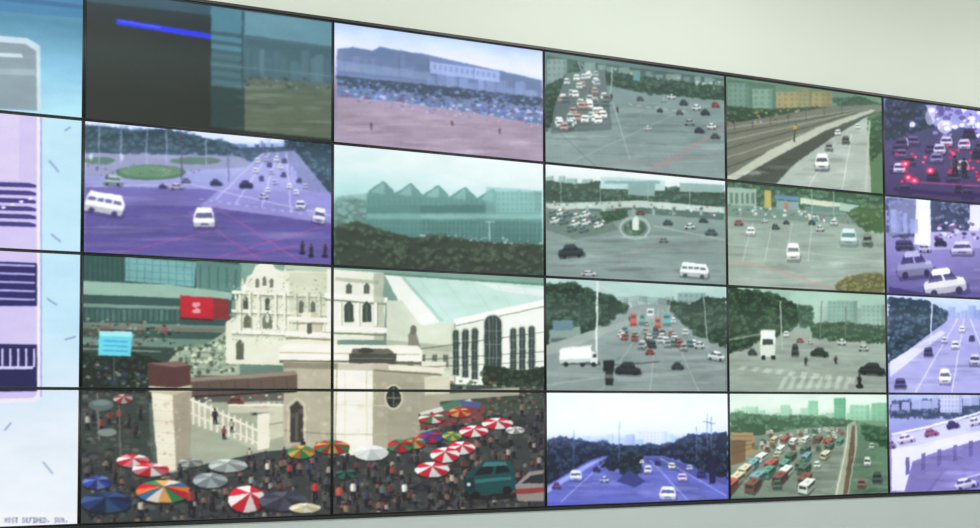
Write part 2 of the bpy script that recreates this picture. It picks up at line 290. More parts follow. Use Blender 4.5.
S([(84,160),(200,168),(200,178),(84,176)],[(70,60,100),(150,150,190)],30,.8,1.6); HZ(.02,.18,.5,(190,202,240),.15); FEED(sat=.97)

# ================================================================== C2 R1 : station building, teal haze
clip(2,1,3,2); G([(0,(204,226,226)),(.2,(192,220,220)),(.4,(162,198,197)),(.7,(100,134,130)),(1,(60,82,76))])
GH((135,176,176),(210,228,230),.18)
P([(334,196),(372,192),(372,240),(334,236)],(116,158,154),.8); T([(334,200),(350,196),(370,202),(370,240),(334,232)],(98,140,134),(118,158,152),50,3.6,6)
saw=[(366,206),(366,194)]
for i in range(6):
    x=368+i*27.5; y=186+i*1.9; saw+=[(x,y+5),(x+15,y-5),(x+25,y+5)]
saw+=[(534,190),(543,193),(543,250),(366,240)]
P(saw,(74,124,118)); P([(366,206),(543,204),(543,212),(366,213)],(54,100,96)); P([(366,214),(543,214),(543,219),(366,219)],(110,156,150)); P([(366,220),(543,222),(543,244),(366,238)],(62,106,102))
for i in range(6):
    x=368+i*27.5; y=186+i*1.9; P([(x+2,y+6),(x+15,y-4),(x+16,y+8)],(106,152,146)); L([(x,y+5),(x+15,y-5),(x+25,y+5)],1.1,(58,102,98))
for i in range(40): L([(370+i*4.3,221),(370+i*4.3,242)],.9,jit((90,136,130),16),.6); 
for i in range(34): L([(368+i*5.2,197),(368+i*5.2,206)],.9,(56,100,96),.55)
for k in range(3): L([(366,226+k*6),(543,227+k*6)],.9,(88,134,128),.5)
P([(486,186),(543,190),(543,214),(486,214)],(104,154,150),.6); tower(497,191,543,212,(108,156,151),(76,124,120),10,4); P([(366,206),(420,206),(420,240),(366,238)],(86,136,130),.4)
L([(420,236),(543,250)],3,(140,170,164)); L([(428,233),(428,252)],1.2,(120,150,146)); L([(490,222),(490,258)],1.3,(150,180,176)); L([(486,222),(496,222)],1,(150,180,176)); L([(456,238),(540,246)],1,(80,110,104))
T([(334,228),(356,222),(380,230),(410,238),(440,236),(480,242),(543,246),(543,276),(334,268)],(56,72,58),(88,106,84),230,3.8,9); S([(440,234),(543,240),(543,246),(440,241)],[(170,195,190),(120,150,145)],26,.8,1.8)
HZ(0,.3,.75,(190,216,216),.2); FEED(soft=1.1,sat=.9,con=1.1)

# ================================================================== C3 R1 : roundabout
clip(3,1,4,2); G([(0,(206,220,222)),(.14,(192,210,208)),(.2,(112,137,128)),(.35,(116,138,130)),(.5,(118,136,132)),(1,(124,142,139))])
P([(545,182),(600,186),(725,192),(725,214),(545,206)],(66,92,78)); SKY(545,725,186,198,6,12,(136,160,156),16,.8); T([(545,180),(575,184),(600,180),(620,188),(660,186),(725,191),(725,204),(545,200)],(50,76,62),(92,116,98),130,3)
P([(600,176),(618,176),(665,180),(665,190),(600,188)],(164,186,186)); R(604,180,660,183,(120,146,145)); P([(628,180),(655,182),(655,196),(628,194)],(120,148,146)); P([(680,182),(725,184),(725,192),(680,191)],(132,158,154)); 
P([(545,203),(640,200),(725,207),(725,213),(640,207),(545,211)],(168,184,178)); P([(640,207),(725,213),(725,220),(640,213)],(74,96,90)); P([(545,210),(600,208),(600,211),(545,213)],(74,94,88))
for x in (585,610,632,652,672,700): R(x,206,x+3,215,(130,150,144))
P([(545,208),(606,212),(618,230),(575,240),(545,230)],(98,118,110)); RT([(545,240),(620,236),(725,226),(725,282),(545,274)],120,18,.08)
for x,y in ((552,213),(560,212),(566,213),(576,216),(585,214),(594,218),(554,220),(562,221),(574,223),(585,222),(598,225),(606,219),(570,228),(582,229)): car(x,y,10,6.2,random.choice([(220,230,226),(196,210,206),(110,130,128),(232,238,236)]),(50,66,64),-16)
T([(600,212),(625,208),(628,216),(606,222)],(56,84,66),None,26,2.2)
E(635,228,16,12,(150,168,163)); E(635,228.5,13.5,9.8,(104,122,116)); E(635,228,11,8,(66,92,76)); S([(626,222),(644,222),(644,234),(626,234)],[(76,104,80),(120,140,124),(90,116,96)],24,1,2.6); P([(632,230),(633,218),(636,215),(639,220),(639,230)],(196,206,200)); L([(622,237),(648,237)],1.4,(166,180,176),.7)
car(570,251,25,13,(52,64,68),(26,34,38),-4); car(695,271,28,14,(226,234,234),(60,72,76),5,'van'); car(588,274,16,5,(210,220,220)); car(640,212,9,5,(120,86,84)); car(668,222,10,6,(70,90,88)); car(690,226,11,6,(200,212,208)); car(712,232,12,7,(90,110,108)); car(664,240,9,5,(130,146,144)); car(704,220,9,5,(60,76,74))
L([(610,262),(660,246),(725,242)],1,(160,120,118),.4); L([(545,262),(640,252)],1,(160,175,170),.4); L([(654,226),(725,240)],1.2,(160,174,170),.6); S([(545,200),(725,206),(725,216),(545,208)],[(160,100,94),(200,210,205),(60,80,75)],60,.7,1.8)
for x in (560,600,648,690): L([(x,182),(x,206)],.9,(150,166,162),.8)
HZ(.02,.18,.5,(180,198,196),.15); FEED()

# ================================================================== C4 R1 : petrol stations
clip(4,1,5,2); G([(0,(120,150,130)),(.2,(120,145,128)),(.35,(138,154,144)),(1,(146,158,150))])
T([(726,178),(760,180),(800,186),(884,194),(884,214),(800,206),(726,204)],(62,96,72),(104,136,108),130,3.6)
P([(726,203),(884,216),(884,226),(726,216)],(108,134,122)); P([(764,189),(771,190),(771,208),(764,207)],(170,158,92)); P([(774,194),(798,196),(798,200),(774,198)],(84,122,160)); P([(776,200),(798,201),(798,212),(776,211)],(120,146,144)); R(784,202,788,212,(160,106,94)); P([(800,197),(846,203),(846,208),(800,203)],(188,194,176)); R(804,206,842,216,(90,118,112)); P([(762,208),(846,212),(846,215),(762,211)],(110,132,122))
P([(840,202),(884,208),(884,216),(840,210)],(150,176,164)); P([(726,186),(756,188),(756,206),(726,204)],(140,162,150)); 
for i in range(5): R(729+i*5.5,192,732+i*5.5,203,(86,112,100))
RT([(726,218),(884,228),(884,292),(726,284)],130,15,.08)
S([(726,204),(884,218),(884,226),(726,214)],[(70,90,84),(205,212,205),(160,96,86),(90,130,150)],120,.8,2)
T([(848,212),(862,204),(884,206),(884,232),(866,230)],(74,106,66),(104,136,88),34,2.8); 
for x in (740,812,834): L([(x,186),(x,216)],1,(150,166,156),.8)
car(793,252,14,17,(236,242,238),(66,78,78),kind='end'); car(849,237,17,17,(190,212,208),(66,104,108),kind='end'); car(750,231,9,9,(226,232,226),(66,78,78),kind='end'); car(775,226,8,6,(90,108,100)); car(820,228,8,6,(210,216,208)); car(738,222,9,6,(170,120,104)); car(812,222,7,5,(60,76,74)); car(868,240,10,12,(120,130,124),kind='end'); car(764,220,6,4,WHT); car(834,222,8,6,(200,208,200),kind='end'); car(786,222,6,4,(70,86,82))
for i in range(4): L([(742+i*22,262),(752+i*20,222)],1,(190,198,190),.5)
L([(728,262),(760,266),(836,290)],1.6,(190,130,126),.5); L([(727,244),(884,262)],1,(176,184,176),.5); L([(727,272),(884,268)],1,(120,130,124),.4)
T([(836,286),(846,278),(866,274),(884,275),(884,294),(838,292)],(116,118,78),(146,144,100),50,2.6); HZ(0,.1,.4,(160,182,168),.14); FEED()

# ================================================================== C5 R1 : street with columns, violet
clip(5,1,6,2); G([(0,(136,146,192)),(.3,(134,134,180)),(.6,(126,119,174)),(1,(92,84,146))])
T([(888,198),(1030,204),(1030,225),(888,236)],(74,84,120),(130,140,185),120,4); P([(916,196),(930,197),(931,246),(914,244)],(220,222,246)); P([(970,204),(984,204),(984,236),(970,236)],(200,204,236)); P([(888,200),(916,198),(916,232),(888,236)],(150,156,200),.6); SKY(890,916,232,234,10,26,(150,158,204),4,.7)
P([(930,232),(1030,228),(1030,246),(930,250)],(156,152,200)); S([(930,222),(1030,220),(1030,236),(930,240)],[(60,56,96),(205,205,240),(110,80,130)],70,1.2,3.6); RT([(890,270),(1020,270),(1020,296),(890,292)],40,12,.12)
car(914,264,36,26,(156,156,198),(46,40,84),-6); car(944,282,42,26,(230,232,250),(52,48,92),-8); car(904,245,18,10,(72,66,112),kind='van'); car(962,248,22,14,(190,190,230),(50,44,88),kind='end'); car(1005,262,34,24,(110,100,160),(40,34,78)); car(940,242,12,8,(52,46,88)); car(924,248,12,8,(190,188,226))
P([(888,288),(940,296),(888,298)],(62,52,112)); FEED(sat=.95)

# ================================================================== C3 R2 : avenue with truck
clip(3,2,4,3); G([(0,(172,196,192)),(.18,(174,194,188)),(.3,(116,138,132)),(1,(112,126,123))])
P([(545,276),(726,286),(726,330),(545,330)],(160,182,178)); SKY(600,700,312,316,8,20,(134,158,153),12,.9); tower(678,292,706,310,(130,153,149),(98,124,121),5,3)
P([(545,340),(640,304),(668,304),(726,346),(726,393),(545,393)],(126,140,138)); RT([(560,393),(640,320),(668,320),(726,366),(726,393)],100,14,.09)
T([(545,284),(570,282),(590,290),(612,296),(628,306),(612,318),(590,330),(572,340),(545,346)],(38,60,48),(74,98,80),150,4); T([(668,300),(690,304),(706,296),(726,298),(726,346),(706,338),(684,322)],(44,68,54),(78,104,84),90,3.6)
P([(548,330),(580,326),(580,346),(548,350)],(120,140,134)); R(552,320,572,330,(84,116,126)); R(550,338,578,342,(80,98,94)); P([(545,345),(640,316),(640,320),(560,352),(545,356)],(144,154,150))
L([(597,280),(596,352)],2,(200,210,204)); L([(597,284),(612,290)],1,(180,190,186)); L([(672,288),(668,318)],1.1,(160,172,168)); L([(704,292),(708,340)],1.2,(140,152,148)); L([(580,284),(578,320)],1,(60,76,70)); L([(640,296),(640,318)],1,(130,146,142))
for a,b in (((655,308),(600,393)),((659,308),(650,393)),((662,308),(700,393))): L([a,b],1,(180,192,188),.45)
for x,y in scat([(632,316),(672,316),(700,346),(690,350),(628,345),(614,340)],44): car(x,y,3.6+(y-310)*.11,3.8+(y-310)*.11,random.choice([(216,222,220),(60,70,70),(150,160,158),(150,90,84),(96,124,128),(190,198,194)]),(40,50,50),kind='end')
for x0,y0,x1,y1,c in ((630,313,637,326,(176,84,80)),(639,313,645,325,(100,140,140)),(647,308,654,318,(216,222,218)),(663,313,671,326,(100,156,156)),(655,317,661,328,(176,96,90))): R(x0,y0,x1,y1,c); R(x0+1,y0+2,x1-1,y0+5,(50,62,62),.8); R(x0,y1-3,x1,y1,mul(c,.7))
P([(558,363),(560,365),(600,366),(600,362)],(40,48,48),.6); P([(559,350),(590,347),(590,362),(559,364)],(236,242,238)); P([(559,350),(562,348),(592,345),(590,347)],(200,208,204)); P([(559,360),(590,358),(590,362),(559,364)],(170,180,176)); P([(590,351),(597,353),(597,364),(590,364)],(196,206,204)); R(592,354,596,358,(50,60,60))
for x in (565,582,593): E(x,365,2.6,2.4,(34,40,40))
R(603,361,614,372,(34,40,40)); R(605,371,613,386,(38,44,44)); L([(614,366),(660,362)],1,(60,66,66)); car(628,369,25,13,(50,58,62),(28,32,36),2,'car'); car(717,356,17,9,(216,222,222),(50,58,60),8); car(700,345,10,7,(196,204,202)); car(650,352,9,6,(160,86,82)); car(678,366,12,8,(66,76,78))
P([(545,372),(640,376),(726,366),(726,370),(640,380),(545,377)],(144,156,152),.5); L([(545,386),(600,378)],1.5,(170,176,170),.5)
for k in range(3): L([(545,300+k*5),(640,296+k*2),(726,306+k*3)],.8,(60,72,70),.5)
HZ(.1,.3,.55,(176,194,190),.18); FEED()

# ================================================================== C4 R2 : crossing with trees
clip(4,2,5,3); G([(0,(146,172,160)),(.2,(136,162,150)),(.4,(124,138,128)),(1,(122,132,124))])
P([(790,290),(886,296),(886,336),(790,336)],(152,176,164)); SKY(796,886,330,336,14,30,(132,158,148),9,.8); tower(828,300,858,330,(126,154,144),(100,130,118),7,7); tower(862,304,886,326,(138,164,154),(108,136,126),5,5)
P([(728,352),(790,328),(886,334),(886,393),(728,393)],(138,150,140)); RT([(728,356),(790,336),(886,342),(886,393),(728,393)],110,14,.09)
T([(728,286),(752,290),(784,298),(796,304),(800,322),(784,330),(758,340),(728,352)],(36,60,42),(70,98,70),160,4.2); T([(812,324),(840,322),(886,326),(886,342),(846,340),(812,336)],(52,80,58),(90,118,90),80,2.8)
T([(798,304),(812,306),(812,326),(800,326)],(60,88,70),(86,116,96),24,3)
L([(822,300),(820,340)],1,(90,110,100)); L([(780,300),(782,350)],1.3,(150,164,152)); L([(846,306),(846,338)],1,(90,108,98)); L([(728,340),(770,332)],2,(150,160,146),.6)
R(760,330,775,352,(222,230,220)); P([(760,344),(775,344),(775,357),(760,357)],(186,196,186)); R(762,339,773,345,(48,58,52)); R(761,356,765,360,(30,34,32)); R(771,356,775,360,(30,34,32)); L([(760,330),(775,330)],1,(160,170,160))
car(820,352,17,9,(56,66,62),(28,34,32),4); car(873,369,26,12,(48,56,56),(26,30,32),4,'car'); car(795,350,7,12,(60,68,66),kind='end'); car(842,342,9,6,(206,212,204)); car(800,340,7,5,(160,100,88)); car(752,352,9,7,(70,84,76)); car(786,334,6,6,WHT,kind='end'); car(864,348,10,6,(180,190,182)); car(810,342,6,4,(200,206,200))
man(860,388,13,(40,40,44),(32,34,36)); E(860,387,4,2.4,(30,32,32)); man(806,366,9,(50,56,56)); man(836,364,8,(60,66,64))
for i in range(10): P([(742+i*12,366+i*1.3),(748+i*12,366.7+i*1.3),(743+i*12.4,371+i*1.5),(737+i*12.4,370+i*1.5)],(200,208,196),.4)
for i in range(8): P([(784+i*9,377),(788+i*9,377.5),(782+i*9.5,390),(777+i*9.5,390)],(194,202,190),.42)
L([(728,378),(770,364)],1.3,(150,160,146),.5); HZ(.1,.35,.6,(170,190,178),.17); FEED()

# ================================================================== C5 R2 : violet avenue
clip(5,2,6,3); G([(0,(176,190,232)),(.2,(162,174,220)),(.35,(144,147,198)),(1,(136,134,190))])
T([(889,296),(925,300),(948,312),(940,330),(905,352),(889,362)],(44,66,84),(84,110,130),110,4); T([(986,300),(1030,304),(1030,350),(1000,336)],(48,70,90),(80,104,130),40,4); SKY(946,990,318,320,6,16,(140,152,204),6,.8)
P([(905,352),(950,318),(976,318),(1030,352),(1030,396),(889,396),(889,372)],(154,154,206)); P([(889,362),(940,330),(946,332),(889,378)],(194,196,235)); RT([(905,360),(950,325),(976,325),(1020,380),(889,394)],60,12,.1)
for a,b in (((958,318),(915,393)),((964,318),(952,393)),((970,318),(1000,393))): L([a,b],1.3,(216,218,246),.6)
car(945,377,12,15,(236,238,252),(60,56,105),kind='end'); car(928,352,9,9,(72,68,118),kind='end'); car(955,345,8,8,(222,224,246),kind='end'); car(962,329,6,6,WHT,kind='end'); car(975,360,11,12,(190,190,228),kind='end'); car(900,384,12,10,(84,80,130),kind='end'); car(1002,374,15,13,(96,90,142),kind='end'); car(972,338,6,6,(70,66,110),kind='end'); car(944,340,6,6,(210,210,240),kind='end')
L([(932,300),(930,345)],1.2,(200,206,236)); HZ(.05,.22,.5,(180,190,232),.15); FEED(sat=.95)

# ================================================================== C3 R3 : blue boulevard
clip(3,3,4,4); G([(0,(206,222,252)),(.18,(220,233,254)),(.36,(204,220,252)),(.5,(110,125,190)),(.75,(92,100,172)),(1,(84,88,168))])
P([(636,430),(652,427),(670,431),(670,446),(636,446)],(206,217,243)); tower(638,431,668,444,(196,208,240),(146,164,212),8,4); SKY(576,640,446,447,5,13,(170,186,232),9,.9); SKY(668,700,444,442,5,12,(170,186,235),5,.9)
T([(546,440),(560,436),(575,440),(600,443),(630,446),(672,444),(690,434),(706,435),(728,431),(728,478),(700,468),(680,458),(600,458),(572,474),(546,488)],(32,42,64),(66,84,106),240,3.8,8)
P([(546,503),(546,486),(590,460),(604,456),(664,456),(690,466),(728,482),(728,503)],(94,101,174)); P([(630,458),(664,457),(728,480),(728,486),(690,476)],(64,70,120),.6); RT([(560,500),(600,466),(664,464),(720,492),(720,503)],110,14,.08)
P([(590,462),(604,458),(546,494),(546,488)],(154,164,215),.8)
T([(618,456),(630,446),(642,452),(640,470),(632,484),(620,472)],(34,48,62),(66,86,94),60,3); P([(616,482),(630,470),(646,482),(634,488)],(60,66,120))
T([(602,464),(612,452),(620,460),(614,472)],(34,48,66),None,24,2.6)
for x,y0,y1 in ((708,412,452),(712,416,450),(619,420,462),(573,430,470),(697,426,460)): L([(x,y0),(x,y1)],1,(90,96,136),.75)
L([(703,421),(716,423)],.9,(80,84,124))
for a,b in (((660,458),(728,497)),((650,460),(690,503)),((604,462),(560,503))): L([a,b],1.1,(190,198,240),.5)
car(575,476,13,10,(215,222,250),(44,44,90),kind='end'); car(668,494,17,13,(226,232,252),(50,52,102),kind='end'); car(648,470,8,8,(210,216,245),kind='end'); car(658,463,6,5,(60,60,105),kind='end'); car(683,478,10,8,(205,190,235),kind='end'); car(596,469,8,6,(70,66,110)); car(642,462,5,4,WHT,kind='end'); car(556,486,9,7,(120,80,134)); car(672,466,7,6,WHT,kind='end'); R(710,459,716,484,(34,38,68)); car(702,474,9,8,(60,60,110),kind='end'); car(604,480,9,6,(190,198,236)); car(690,468,6,5,(190,196,236),kind='end')
HZ(.2,.42,.62,(170,188,236),.14); FEED(bloom=.3)

# ================================================================== C4 R3 : EDSA bus queues
clip(4,3,5,4); G([(0,(188,214,196)),(.12,(200,224,206)),(.28,(160,187,167)),(.45,(92,120,98)),(1,(94,112,96))])
SKY(732,889,418,424,6,16,(146,182,160),18,.8); tower(834,397,846,420,(92,150,122),(76,130,104),3,6); tower(808,400,818,418,(124,168,144),(104,150,126),2,5); tower(850,404,870,420,(130,170,148),(106,148,126),4,3); tower(780,404,790,416,(144,180,160)); tower(872,402,889,424,(114,158,134),(96,140,118),3,6); 
P([(730,418),(886,420),(889,440),(730,440)],(96,132,106)); T([(730,412),(770,415),(806,415),(840,419),(858,421),(850,432),(730,436)],(62,96,70),(100,136,108),130,3)
P([(730,440),(800,428),(846,426),(850,440),(842,498),(730,498)],(114,128,114)); RT([(730,450),(800,432),(846,430),(840,496),(730,496)],100,10,.12)
P([(730,432),(752,432),(758,452),(730,462)],(150,132,96)); P([(730,440),(745,440),(745,462),(730,466)],(112,92,72)); 
for k in range(4): L([(731,436+k*6),(752,436+k*4)],1,(90,80,62),.7)
busc=[(200,212,200),(160,92,80),(90,140,126),(214,222,210),(118,84,74),(110,150,156),(190,184,156),(80,104,90)]
for x,y in scat([(760,432),(846,427),(842,442),(750,450)],90): car(x,y,4,4,random.choice(busc),(50,66,56),kind='end')
def bus(x,y,w,h,c):   # bus seen from high behind: roof, side and rear
    P([(x-1,y+h*.5),(x+w*.5,y+h*.55),(x+w*1.02,y+h*.1),(x+w*.55,y+h*.76),(x,y+h*.62)],(44,54,48),.7)
    P([(x,y),(x+w*.5,y-h*.42),(x+w*.95,y-h*.34),(x+w*.5,y+h*.1)],[min(255,v*1.12) for v in c]); P([(x+w*.35,y-h*.1),(x+w*.52,y-h*.26),(x+w*.68,y-h*.22),(x+w*.5,y-h*.06)],[v*.85 for v in c])
    P([(x,y),(x+w*.5,y+h*.1),(x+w*.5,y+h*.62),(x,y+h*.5)],[v*.9 for v in c]); P([(x+w*.5,y+h*.1),(x+w*.95,y-h*.34),(x+w*.95,y+h*.12),(x+w*.5,y+h*.62)],[v*.62 for v in c])
    P([(x+w*.06,y+h*.08),(x+w*.44,y+h*.16),(x+w*.44,y+h*.34),(x+w*.06,y+h*.26)],(46,58,54)); P([(x+w*.54,y+h*.12),(x+w*.92,y-h*.24),(x+w*.92,y-h*.08),(x+w*.54,y+h*.3)],(48,62,56))
BL=[]
for row in range(7):
    y=440+row*7.4; s=9+row*1.9; xl=766-row*8; xr=846-row*3.2
    x=xl+random.uniform(0,5)
    while x<xr-s: BL.append((x,y+random.uniform(-2,2),s*random.uniform(.85,1.1),s*.8,random.randrange(8),random.random())); x+=s*random.uniform(.95,1.5)
for x,y,w,h,c,t in BL:
    if t<.68: bus(x,y,w,h,busc[c])
    else: car(x+w/2,y+1,w*.5,h*.6,busc[c],(44,54,48),kind='end')
P([(848,424),(856,420),(858,440),(852,470),(846,498),(834,498),(842,460),(846,440)],(142,150,132)); P([(852,426),(855,424),(855,450),(848,498),(843,498),(849,456)],(96,84,68)); L([(848,426),(847,446),(836,497)],1.2,(190,196,178)); L([(857,424),(857,444),(848,497)],1,(176,184,166),.8)
P([(857,420),(889,428),(889,498),(850,498),(858,450)],(90,118,96)); RT([(860,440),(889,440),(889,496),(852,496)],40,6,.14); T([(862,424),(889,428),(889,448),(866,438)],(52,88,62),(84,118,92),46,2.8); car(868,462,7,9,(206,216,206),kind='end'); car(878,478,10,11,(66,84,76),kind='end'); car(872,446,5,6,(190,200,190),kind='end'); car(862,484,8,9,(140,98,88),kind='end'); HZ(0,.15,.45,(190,214,198),.22); FEED()

# ================================================================== C5 R3 : flyover, violet
clip(5,3,6,4); G([(0,(162,174,222)),(.2,(150,160,212)),(.4,(134,134,190)),(1,(106,99,160))])
T([(891,400),(1030,396),(1030,416),(891,416)],(74,88,120),(126,138,182),90,3.6); SKY(892,980,410,404,6,14,(166,174,222),9,.8); tower(940,394,962,412,(176,182,228),(124,130,180),6,4)
P([(891,436),(930,428),(980,414),(1030,404),(1030,424),(980,432),(930,444),(891,452)],(180,182,226)); L([(891,434),(930,426),(980,412),(1030,402)],2,(226,228,250)); 
P([(891,450),(930,442),(980,431),(1030,422),(1030,434),(980,446),(936,462),(906,492),(891,492)],(206,206,238)); P([(912,462),(936,452),(980,440),(1030,432),(1030,446),(980,456),(944,470),(926,492),(904,492)],(120,112,172))
for i in range(7): P([(905+i*16,458-i*4.2),(909+i*16,457-i*4.2),(909+i*16,474-i*4.6),(905+i*16,476-i*4.6)],(100,92,154))
P([(944,472),(1030,448),(1030,496),(928,496)],(126,120,180)); L([(960,480),(1030,462)],1.3,(210,212,245),.7); RT([(900,440),(1000,420),(1000,490),(930,492)],50,9,.1)
car(905,438,16,9,(235,232,252),(70,50,110),-10); car(930,432,14,8,(170,96,134),(50,40,90),-12); car(952,424,13,8,(70,64,116),(40,34,80),-12); car(975,421,12,8,(225,225,250),(50,44,90),-12); car(890,444,10,8,(150,120,180)); car(965,484,22,10,(206,206,240),(50,44,92),-12); FEED(sat=.95)

# ================================================================== BIG PICTURE : church square (2x2 displays)
clip(1,2,3,4); G([(0,(120,152,140)),(.3,(104,132,120)),(.6,(86,98,90)),(1,(56,62,60))])
# mall at the left
P([(80,250),(240,262),(240,300),(80,296)],(50,80,76)); P([(124,256),(196,261),(194,286),(124,280)],(112,158,158))
for i in range(9): L([(128+i*8,257+i*.4),(128+i*8,281+i*.5)],1,(76,118,120),.7)
for i in range(3): L([(124,262+i*7),(195,267+i*7)],.9,(80,122,122),.6)
for i in range(9): L([(84+i*5,254),(84+i*5,282)],1,(70,108,98),.6)
P([(196,258),(242,264),(240,292),(196,288)],(88,124,118)); 
for i in range(5): L([(200+i*9,264+i),(200+i*9,288)],2,(64,98,92),.7)
P([(80,280),(170,284),(232,292),(232,300),(80,294)],(140,168,156)); P([(80,294),(232,300),(232,326),(80,322)],(56,82,78))
P([(80,303),(180,306),(180,309),(80,307)],(112,140,130)); 
for i in range(18): R(84+i*5.4,309,87+i*5.4,321,jit((76,106,100),16))
P([(180,295),(213,297),(213,319),(180,317)],(170,38,52)); P([(192,302),(200,302),(200,305),(196,307),(200,309),(200,313),(192,313),(192,310),(196,308),(192,306)],(205,150,154)); P([(213,297),(229,299),(229,320),(213,319)],(124,50,52)); P([(180,317),(213,319),(213,321),(180,319)],(90,30,36))
P([(80,322),(235,328),(235,350),(80,350)],(100,128,116)); P([(80,328),(230,333),(230,340),(80,337)],(60,84,76)); P([(80,345),(235,350),(235,400),(80,404)],(54,70,62)); L([(80,326),(232,331)],2,(150,66,68),.5); L([(80,349),(160,352)],1.6,(140,160,150),.7)
S([(82,318),(180,324),(180,345),(82,345)],[(60,84,76),(130,150,140),(40,56,52),(120,70,68)],110,.8,2.6)
T([(80,352),(100,356),(130,352),(160,362),(170,380),(150,396),(80,402)],(40,52,46),(64,84,70),130,3.6)
S([(82,362),(160,366),(150,400),(82,402)],[(140,142,132),(90,64,60),(50,60,90),(34,38,38),(110,118,110)],110,.8,2.6)
P([(98,331),(131,332),(130,357),(97,356)],(100,190,208)); P([(98,331),(131,332),(131,337),(98,336)],(156,214,222)); 
for i in range(3): L([(102,341+i*5),(127,342+i*5)],1.4,(54,126,160),.7)
L([(113,357),(113,385)],1.6,(70,80,76))
# left nave roofs and steps
P([(160,372),(176,352),(205,345),(228,330),(240,332),(240,376),(160,384)],(146,160,142)); 
for i in range(6): L([(166+i*10,368-i*5),(236,372-i*6)],1.6,(100,114,102),.7)
S([(165,350),(235,336),(235,372),(170,376)],[(190,198,176),(76,86,76),(120,132,116),(64,86,64)],140,1,2.8,1.0)
# facade of the church
WC=(204,208,188); SH=(150,158,138); DK=(70,76,70)
P([(226,364),(226,322),(236,316),(236,300),(243,294),(241,286),(246,283),(247,276),(254,272),(256,265),(264,261),(272,262),(276,268),(284,270),(320,268),(336,270),(336,368)],WC)
P([(243,290),(246,283),(252,277),(256,268),(264,264),(271,265),(276,271),(284,275),(288,283),(290,290)],(216,219,200)); L([(243,290),(246,282),(252,276),(256,267),(264,262),(272,263),(277,270),(286,274)],1.2,(232,232,216))
for x,y in ((258,281),(265,279),(272,281)): P([(x-1.8,y+6),(x-1.8,y-2),(x,y-4),(x+1.8,y-2),(x+1.8,y+6)],(104,110,98))
for y in (290,309,330): P([(232,y),(336,y+4),(336,y+7),(232,y+3)],(226,226,210)); L([(232,y+4),(336,y+8)],1.2,(112,118,104)); L([(232,y+6),(336,y+10)],2,(150,156,140),.5)
for x in (240,250,259,276,285,296,308,320,330): L([(x,293),(x,330)],2.2,(218,218,202)); L([(x+2,293),(x+2,330)],1.1,(128,134,116))
for x,y in ((246,301),(268,302),(302,305),(314,306)): P([(x-2.4,y+8),(x-2.4,y-3),(x,y-5.5),(x+2.4,y-3),(x+2.4,y+8)],DK)
P([(263,329),(263,318),(268,311),(273,318),(273,329)],(100,106,94)); E(268,318,1.8,5,(206,206,190)); P([(244,328),(244,318),(247.5,314),(251,318),(251,328)],(92,96,86)); 
for x in (236,292,324): P([(x,360),(x,344),(x+4,339),(x+8,344),(x+8,360)],(82,88,80))
S([(230,276),(336,276),(336,345),(230,345)],[(226,226,210),(134,140,122),(110,116,102)],420,.5,1.4,1,.5)
for x,y in ((243,284),(286,272),(236,299),(300,267),(264,262)): P([(x-1.6,y),(x,y-8),(x+1.6,y)],(210,212,192)); 
P([(286,262),(320,262),(333,266),(333,272),(286,268)],(170,184,166)); P([(290,272),(336,272),(336,366),(290,362)],(140,148,130),.3)
# bell tower
P([(328,268),(384,272),(382,296),(385,300),(383,340),(328,340)],(214,218,202)); P([(326,292),(387,297),(387,302),(326,297)],(232,232,218)); L([(326,299),(386,304)],1.6,(110,116,102)); P([(334,276),(378,280),(378,284),(334,280)],(170,178,160)); P([(373,272),(384,272),(383,340),(373,340)],(140,148,132),.6)
for x in (348,366): P([(x-4.6,322),(x-4.6,305),(x,300),(x+4.6,305),(x+4.6,322)],(58,68,66)); P([(x-3,293),(x-3,285),(x,282),(x+3,285),(x+3,293)],(84,94,88)); L([(x,304),(x,322)],.8,(130,136,124),.7)
for x in (339,357,375): L([(x,302),(x,326)],3,(228,228,212)); L([(x+2,302),(x+2,326)],1,(134,140,124))
P([(324,325),(388,328),(388,333),(324,331)],(230,230,216)); L([(324,333),(388,335)],1.8,(108,114,100))
# long side building with roof and arched windows
P([(384,274),(545,284),(545,304),(455,324),(420,326),(400,300)],(180,206,197)); P([(384,274),(400,276),(440,322),(420,326),(398,300)],(222,230,220)); P([(474,281),(545,289),(545,296),(500,290)],(204,221,213)); L([(384,273),(545,284)],2,(90,124,114)); P([(400,276),(404,276),(445,321),(440,322)],(140,170,160),.6)
for k in range(5): L([(420+k*26,279+k*1.6),(452+k*20,321-k*4.4)],.9,(160,188,179),.5)
P([(402,300),(420,325),(440,323),(455,323),(455,384),(386,384),(386,300)],(190,198,182)); P([(455,323),(545,303),(545,392),(455,388)],(222,229,218)); P([(455,319),(545,299),(545,304),(455,325)],(240,243,234))
L([(455,326),(545,306)],1.3,(130,140,128)); L([(455,323),(455,388)],1.5,(140,150,136))
def arch(x0,x1,yt,yb,c=(54,66,66)):
    xm=(x0+x1)/2; r=(x1-x0)/2; P([(x0,yb),(x0,yt+r)]+[(xm-r*math.cos(math.radians(t)),yt+r-r*math.sin(math.radians(t))) for t in range(0,181,20)]+[(x1,yb)],c)
for x0,x1,yt,yb in ((453,459,330,376),(462.5,468.5,329,378),(472,478,328,380),(485,502,315,384),(511,517,328,378),(520,526,327,378),(529.5,535.5,326,378)): 
    arch(x0-1.4,x1+1.4,yt-1.6,yb+1,(172,182,166)); arch(x0,x1,yt,yb)
    for k in range(1,5): L([(x0,yt+(yb-yt)*k/5+2),(x1,yt+(yb-yt)*k/5+2)],.9,(128,140,130),.6)
    L([((x0+x1)/2,yt),((x0+x1)/2,yb)],.8,(128,140,130),.6)
L([(490,318),(490,384)],.9,(128,140,130)); L([(497,318),(497,384)],.9,(128,140,130))
